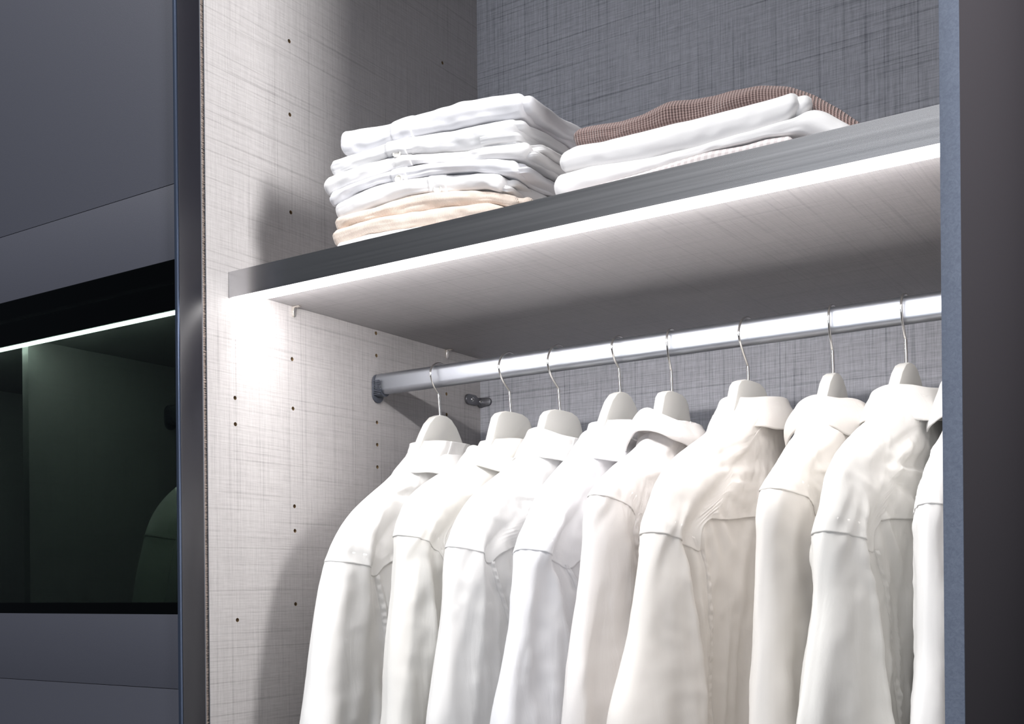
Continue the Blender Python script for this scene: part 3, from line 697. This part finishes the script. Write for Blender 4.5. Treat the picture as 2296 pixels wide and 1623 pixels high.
    def sample(P_, Q):
        """bilinear in (row value z, column float)"""
        rows, cols = Q
        ri_ = np.interp(-rows, -zl, np.arange(len(zl))); r0 = np.clip(np.floor(ri_).astype(int), 0, len(zl) - 2); fr = (ri_ - r0)[..., None]
        c0 = np.floor(cols).astype(int); fc = (cols - c0)[..., None]; c1 = (c0 + 1) % NR; c0 = c0 % NR
        return (P_[r0, c0] * (1 - fr) + P_[r0 + 1, c0] * fr) * (1 - fc) + (P_[r0, c1] * (1 - fr) + P_[r0 + 1, c1] * fr) * fc
    us = .215 * (NC - 1)                 # sleeve seam column
    # sleeves wrap round the front and the rear outline
    for nm, cen in (('sleeve', 0.0), ('sleeve', float(NC - 1))):
        cols = np.linspace(-us, us, 61) + cen
        if cen: cols = np.linspace(-us, us, 41) + cen
        vz = np.linspace(0, 1, 110)[:, None]; zs0 = seamz + .014 - .018 * (np.abs(cols - cen) / us)[None] ** 1.5
        rows = zs0 + (-.70 - zs0) * vz ** 1.15
        Q = (rows, np.repeat(cols[None], len(vz), 0))
        pp = sample(P, Q); nn = sample(NN, Q)
        # gathers under the seam
        g_ = .0007 * np.sin(Q[1] * 1.9 + seed) * np.exp(-(zs0 - rows) / .02)
        pp = pp + nn * (.0004 + g_)[..., None]
        o = link(nm, grid_mesh('sleeve', pp, flip=True), mt, t); thicken(o, .0008, -1)
        # armhole seam ribbon
        for sgn in (1, -1):
            cc = cen + sgn * us; wv = np.linspace(-.35, 1.9, 7)[None] * sgn
            r2 = (seamz - .016 + (-.44 - seamz) * np.linspace(0, 1, 150)[:, None] ** 1.0) + 0 * wv
            Q = (r2, cc + wv + 0 * r2); pp = sample(P, Q); nn = sample(NN, Q)
            prof = np.array([.0, .9, 1.0, .8, 1.0, .9, .0])[None]
            rip = .0006 * np.sin(r2 * 2 * math.pi / .0105 + 1.3 * np.sin(r2 * 90)) * np.array([0, .4, 1, 1, 1, .3, 0])[None]
            pp = pp + nn * (.0002 + .0013 * prof + rip)[..., None]
            if cen == 0.0 or sgn == 1:
                me = grid_mesh('armhole_seam', pp, flip=(sgn > 0)); o = link('armhole_seam', me, mt, t)
    # yoke: covers shoulders, ends at the yoke line and the shoulder seam
    zy0, sl = yoke
    cols = np.arange(NR, dtype=float); cu = np.minimum(cols, NR - cols)         # 0 front outline .. NC-1 rear outline
    uu = cu / (NC - 1)
    aat = np.interp(uu, ub, np.array([.222, .215, .180, .165, .150, .11, 0, -.11, -.150, -.165, -.18, -.215, -.222]))
    zy = zy0 + sl * (0.17 - np.clip(aat, -.17, .17)) + .0012 * np.sin(aat * 55 + seed)
    zsm = seamz - .020 * np.clip(np.minimum(cu, (NC - 1) - cu) / us, 0, 1) ** 1.5
    insleeve = np.minimum(cu, (NC - 1) - cu) <= us + .01
    k = sstep(us - 1.5, us + 4.5, np.minimum(cu, (NC - 1) - cu))
    zend = zsm * (1 - k) + zy * k
    vz = np.linspace(0, 1, 90)[:, None]; rows = ztop + (zend[None] - ztop) * vz
    Q = (rows, np.repeat(cols[None], 90, 0)); pp = sample(P, Q); nn = sample(NN, Q)
    hem = np.exp(-((zend[None] - rows) / .0035) ** 2 * 1.0) * .0005 + np.exp(-((zend[None] - rows + -.007) / .0012) ** 2) * -.0004
    puck = .00035 * np.sin(cols[None] * 1.7 + 2 * np.sin(cols[None] * .31)) * np.exp(-np.abs(zend[None] - rows + 0.004) / .007)
    pp = pp + nn * (.0008 + hem * .7 + puck)[..., None]
    me = grid_mesh('yoke', pp, cu=True); bm = bmesh.new(); bm.from_mesh(me); bmesh.ops.recalc_face_normals(bm, faces=bm.faces); bm.to_mesh(me); bm.free(); smooth(me)
    o = link('yoke', me, mt, t); thicken(o, .0010, -1)
    # collar: stand inside, fall folded over it
    c = dict(a0=0.0, ra=.046, rb=.034, zt=-.022, zb=-.066, fa=.030, fb=.014, tilt=.0, tiltb=.0, bulge=.3, gap=28, point=.012, wav=.0015, lift=0.0, dip=.008)
    c.update(collar)
    nc_, nr_ = 120, 22
    ang = np.radians(np.linspace(-90 + c['gap'], 270 - c['gap'], nc_))
    ca, sa = np.cos(ang), np.sin(ang)
    endk = np.clip(1 - np.abs(ang - math.pi / 2) / (math.pi - math.radians(c['gap'])), 0, 1)   # 0 at the points, 1 at the back
    zt = c['zt'] + c['tilt'] * ca + c['wav'] * nz(ang * 1.6, 3) - .004 * (1 - endk) + c['lift'] * sstep(.5, -1, ca)
    zb = c['zb'] + c['tiltb'] * ca + c['wav'] * 1.6 * nz(ang * 2.1, 9) - c['point'] * (1 - sstep(0, .35, endk)) + .006 * np.maximum(sa, 0) * 0
    dp = c['dip'] * sstep(-.2, 1, sa); zt = zt - dp; zb = zb - .75 * dp
    rA = c['ra'] * (1 + .05 * nz(ang * 1.1, 1)); rB = c['rb'] * (1 + .05 * nz(ang * 1.3, 7))
    def pt(v):     # v 0 inner base .. .3 fold .. 1 outer edge
        if v < .32:
            q = v / .32; z_ = (zt - .030) * (1 - q) + zt * q; ea = -.0035 - .001 * (1 - q); eb = ea
            return np.stack([(rB + eb) * sa, -(c['a0'] + (rA + ea) * ca), z_], -1)
        q = (v - .32) / .68
        z_ = zt * (1 - q) + zb * q + .0018 * math.sin(math.pi * min(1, q * 5)) * (1 if q < .2 else 0)
        fl_ = q ** 1.2; bl = c['bulge'] * math.sin(math.pi * q) * .010
        w_ = .0012 * nz(ang * 4, q * 4) * q
        return np.stack([(rB + c['fb'] * fl_ + bl + w_) * sa, -(c['a0'] + (rA + c['fa'] * fl_ + bl + w_) * ca), z_], -1)
    vs = np.concatenate([np.linspace(0, .28, 5), np.linspace(.30, .42, 7), np.linspace(.45, 1, 16)])
    G = np.stack([pt(v) for v in vs])
    me = grid_mesh('collar', G); o = link('collar', me, mt, t); thicken(o, .0016, 0)
    # stitched edge
    E = []
    for q0, dd in ((.905, 0), (.915, 1), (.925, 0)):
        g = pt(q0)
        E.append(g)
    return t

# warm / cool whites
ST = dict(stretch=(1, 1, .22))
C_warm = cloth('shirt_ivory', (0.86, 0.845, 0.81), wr=0.4, **ST)
C_white = cloth('shirt_white', (0.88, 0.87, 0.855), wr=0.4, **ST)
C_cool = cloth('shirt_cool_white', (0.865, 0.865, 0.885), wr=0.45, wr_scale=34, **ST)
C_pink = cloth('shirt_rosy_white', (0.87, 0.84, 0.825), wr=0.55, wr_scale=40, **ST)
C_bounce = cloth('shirt_bounce_tint', (0.86, 0.825, 0.785), wr=0.3, **ST)  # warm tone of light bounced between the shirts, put into the colour
def outl(head): 
    zmin = min(z for z, a in head); zmax = max(z for z, a in head)
    return [p for p in OUT if p[0] > zmax + .006] + head + [(-.60, head[-1][1] + .02), (-.75, head[-1][1] + .025)]
H1 = [(0, 0), (.003, .030), (.004, .031), (.014, .040), (.0205, .054), (.0165, .065), (.006, .0712), (-.006, .0715), (-.0145, .062), (-.0165, .050)]
H2 = [(0, 0), (.003, .028), (.004, .029), (.019, .041), (.0265, .056), (.020, .070), (.007, .0775), (-.006, .0775), (-.0155, .068), (-.018, .055)]
H6 = [(0, 0), (.001, .018), (.002, .019), (.016, .036), (.0235, .051), (.0175, .066), (.006, .0725), (-.006, .073), (-.015, .064), (-.017, .052)]
H7 = [(0, 0), (.002, .026), (.003, .027), (.011, .044), (.0145, .060), (.011, .071), (.003, .0755), (-.006, .0755), (-.0125, .068), (-.0145, .056)]
HG, SG = 'white wooden hangers on the rail', 'white shirts hanging on the rail'
def rebase(h, S):
    """keep the hook resting on the rail whatever the stem height"""
    need = RAILZ + 0.0016 - S[2]; top_ = max(z for a, z in h); return [(a, z if i < 2 else (z - h[1][1]) * (need - h[1][1]) / (top_ - h[1][1]) + h[1][1]) for i, (a, z) in enumerate(h)]
SH = [
 dict(S=(.1139, .312, .2401), yaw=1, kind='round', hook=H1, th=.033, m=C_white, seed=101, fold=1.0, pl=.105,
      out=[(-.08, .092), (-.099, .112), (-.119, .147), (-.143, .180), (-.16, .196), (-.18, .209), (-.201, .221), (-.221, .229), (-.264, .241), (-.307, .25), (-.354, .258), (-.398, .266)],
      ri=[(-.14, .150), (-.17, .174), (-.221, .179), (-.282, .174), (-.41, .174), (-.75, .17)], sm=[(-.14, .13), (-.205, .170), (-.221, .168), (-.277, .155), (-.34, .144), (-.411, .136), (-.75, .13)],
      yoke=(-.218, .32), seamz=-.204, collar=dict(a0=.006, ra=.040, zt=-.049, zb=-.088, fa=.038, fb=.018, tilt=.003, tiltb=.007, rb=.036, dip=.009),
      hl='white wooden hanger with rounded top, nearest the rail socket', sl_='white shirt hanging first from the left, with puckered armhole seam'),
 dict(S=(.2316, .312, .2333), yaw=2, kind='flat', hook=H2, th=.031, m=C_warm, seed=102, fold=1.1, cr=.009,
      out=[(-.074, .106), (-.085, .137), (-.107, .180), (-.122, .208), (-.135, .218), (-.162, .226), (-.221, .233), (-.272, .241), (-.386, .252)],
      ri=[(-.12, .165), (-.158, .196), (-.274, .192), (-.393, .175), (-.75, .17)], sm=[(-.12, .14), (-.17, .182), (-.25, .168), (-.33, .158), (-.41, .150), (-.75, .14)],
      yoke=(-.262, .12), seamz=-.170, collar=dict(a0=.020, ra=.056, zt=-.052, zb=-.082, fa=.022, fb=.016, tilt=.004, tiltb=.008, rb=.034, dip=.015),
      hl='white wooden hanger, second from the left, with a dark gap under its centre', sl_='ivory shirt second from the left on the rail, with smooth shoulders'),
 dict(S=(.3074, .312, .2284), yaw=4, kind='flat', hook=H2, th=.030, m=C_white, seed=103, fold=.9,
      out=[(-.058, .073), (-.086, .118), (-.107, .160), (-.127, .189), (-.151, .205), (-.181, .222), (-.267, .234), (-.376, .259)],
      ri=[(-.13, .160), (-.184, .186), (-.269, .189), (-.383, .189), (-.75, .18)], sm=[(-.13, .14), (-.184, .178), (-.207, .176), (-.259, .146), (-.308, .125), (-.40, .105), (-.75, .10)],
      yoke=(-.190, .20), seamz=-.180, collar=dict(a0=.000, ra=.048, zt=-.026, zb=-.066, fa=.028, fb=.016, tilt=.003, tiltb=.004, wav=.003, dip=.012),
      hl='white wooden hanger with squared top, third from the left', sl_='white shirt third from the left on the rail, with a curved rippled armhole seam'),
 dict(S=(.395, .312, .2428), yaw=1, kind='round', hook=H1, th=.030, m=C_cool, seed=104, fold=1.2, cr=.007,
      out=[(-.083, .113), (-.114, .156), (-.134, .184), (-.159, .198), (-.199, .220), (-.28, .238), (-.383, .274)],
      ri=[(-.15, .170), (-.203, .198), (-.233, .186), (-.392, .184), (-.75, .18)], sm=[(-.15, .15), (-.203, .182), (-.24, .150), (-.30, .118), (-.40, .10), (-.75, .09)],
      yoke=(-.226, .38), seamz=-.200, collar=dict(a0=.018, ra=.048, zt=-.054, zb=-.090, fa=.034, fb=.016, tilt=.002, tiltb=.003, wav=.002, dip=.010),
      hl='white wooden hanger with rounded top, fourth from the left', sl_='cool white shirt fourth from the left on the rail, with a sharp shoulder crease'),
 dict(S=(.4655, .312, .2354), yaw=-3, kind='flat', hook=H7, th=.028, m=C_pink, seed=105, fold=1.2, cr=.006, pl=.09,
      out=[(-.074, .096), (-.093, .137), (-.112, .182), (-.134, .219), (-.204, .235), (-.272, .256), (-.37, .282)],
      ri=[(-.11, .160), (-.136, .187), (-.217, .172), (-.37, .176), (-.75, .17)], sm=[(-.11, .14), (-.150, .172), (-.217, .150), (-.37, .150), (-.75, .14)],
      yoke=(-.200, .04), seamz=-.138, collar=dict(a0=.008, ra=.056, zt=-.030, zb=-.068, fa=.022, fb=.012, tilt=.005, tiltb=.010, wav=.003, bulge=.9, dip=.014),
      hl='white wooden hanger fifth from the left, above a rumpled collar', sl_='rosy white rumpled shirt fifth from the left on the rail, with crinkled seams'),
 dict(S=(.5627, .312, .2382), yaw=4, kind='flat', hook=H6, th=.033, m=C_bounce, seed=106, fold=.75, cr=.013,
      out=[(-.063, .081), (-.094, .156), (-.116, .194), (-.133, .207), (-.181, .228), (-.274, .257), (-.357, .298)],
      ri=[(-.12, .168), (-.18, .205), (-.276, .192), (-.378, .189), (-.75, .18)], sm=[(-.12, .15), (-.18, .182), (-.22, .152), (-.30, .140), (-.40, .135), (-.75, .13)],
      yoke=(-.169, .06), seamz=-.183, collar=dict(a0=-.014, ra=.048, zt=-.017, zb=-.056, fa=.030, fb=.012, tilt=-.003, tiltb=-.004, dip=.003),
      hl='white wooden hanger sixth from the left, above the wide upright collar', sl_='warm-toned white shirt sixth from the left on the rail, showing most of its broad back'),
 dict(S=(.662, .312, .2358), yaw=-1, kind='round', hook=H7, th=.030, m=C_bounce, seed=107, fold=1.0,
      out=[(-.076, .119), (-.115, .173), (-.135, .205), (-.149, .221), (-.208, .225), (-.363, .244)],
      ri=[(-.12, .130), (-.15, .145), (-.274, .134), (-.321, .110), (-.75, .10)], sm=[(-.12, .12), (-.15, .136), (-.21, .118), (-.274, .112), (-.33, .095), (-.75, .09)],
      yoke=(-.192, .03), seamz=-.142, collar=dict(a0=-.010, ra=.058, zt=-.030, zb=-.072, fa=.026, fb=.014, tilt=.000, tiltb=.006, wav=.004, bulge=1.1, dip=.007),
      hl='white wooden hanger seventh from the left, narrow edge showing', sl_='warm-toned white shirt seventh from the left on the rail, with a gathered sleeve head'),
 dict(S=(.7413, .312, .2378), yaw=4, kind='round', hook=H7, th=.031, m=C_warm, seed=108, fold=1.1, cr=.012, pl=.02,
      out=[(-.071, .103), (-.10, .168), (-.12, .202), (-.15, .218), (-.185, .231), (-.252, .236), (-.358, .278)],
      ri=[(-.13, .170), (-.194, .193), (-.274, .178), (-.359, .169), (-.75, .16)], sm=[(-.13, .15), (-.194, .172), (-.23, .145), (-.30, .128), (-.359, .122), (-.75, .12)],
      yoke=(-.178, .08), seamz=-.188, collar=dict(a0=-.014, ra=.056, zt=-.024, zb=-.062, fa=.028, fb=.014, tilt=-.002, tiltb=-.003, point=.006, dip=.005),
      hl='white wooden hanger last fully visible on the right', sl_='ivory shirt beside the right panel, collar fully visible'),
 dict(S=(.8145, .312, .2378), yaw=1, kind='flat', hook=H7, th=.028, m=C_white, seed=109, fold=.9,
      out=[(-.08, .100), (-.10, .135), (-.12, .168), (-.145, .197), (-.17, .205), (-.208, .208), (-.30, .218), (-.363, .240)],
      ri=[(-.13, .160), (-.194, .175), (-.274, .168), (-.359, .160), (-.75, .16)], sm=[(-.13, .15), (-.194, .160), (-.30, .128), (-.359, .122), (-.75, .12)],
      yoke=(-.178, .08), seamz=-.165, collar=dict(a0=0), hl='hanger hidden behind the right panel edge', sl_='white shirt sleeve partly hidden by the right panel, last on the rail'),
]
for d in SH:
    hanger(d['S'], d['yaw'], d['kind'], rebase(d['hook'], d['S']), d['hl'], HG)
    hanging_shirt(d['S'], d['yaw'], d['th'], None, outl(d['out']), d['ri'], d['sm'], d['yoke'], d['collar'], d['seed'], d['sl_'], SG, fold=d['fold'], seamz=d['seamz'], matl=d['m'], crease=d.get('cr', 0.0), pleat=d.get('pl'))

# dim compartment behind the glass
C_grey = cloth('shirt_behind_glass', (0.84, 0.87, 0.80), wr=0.4)
for k, (x, lab, hl_) in enumerate([(-.232, 'dim greenish shirt behind the smoked glass, the left one', 'hanger inside the left shirt behind the glass'), (-.165, 'dim greenish shirt behind the smoked glass, the right one', 'hanger inside the right shirt behind the glass')]):
    S_ = (x, .312, .283)
    hanger(S_, 0, 'round', rebase(H1, S_), hl_, 'hangers behind the glass')
    hanging_shirt(S_, 0, .030, None, OUT, RI, SM, (-.21, .2), dict(a0=0), 120 + k, lab, 'shirts behind the glass', matl=C_grey)
S_ = (-.270, .312, .275)
hanger(S_, -6, 'round', rebase(H1, S_), 'bare dark hanger with trouser bar behind the smoked glass', 'hangers behind the glass', M_hanger_dark, True)
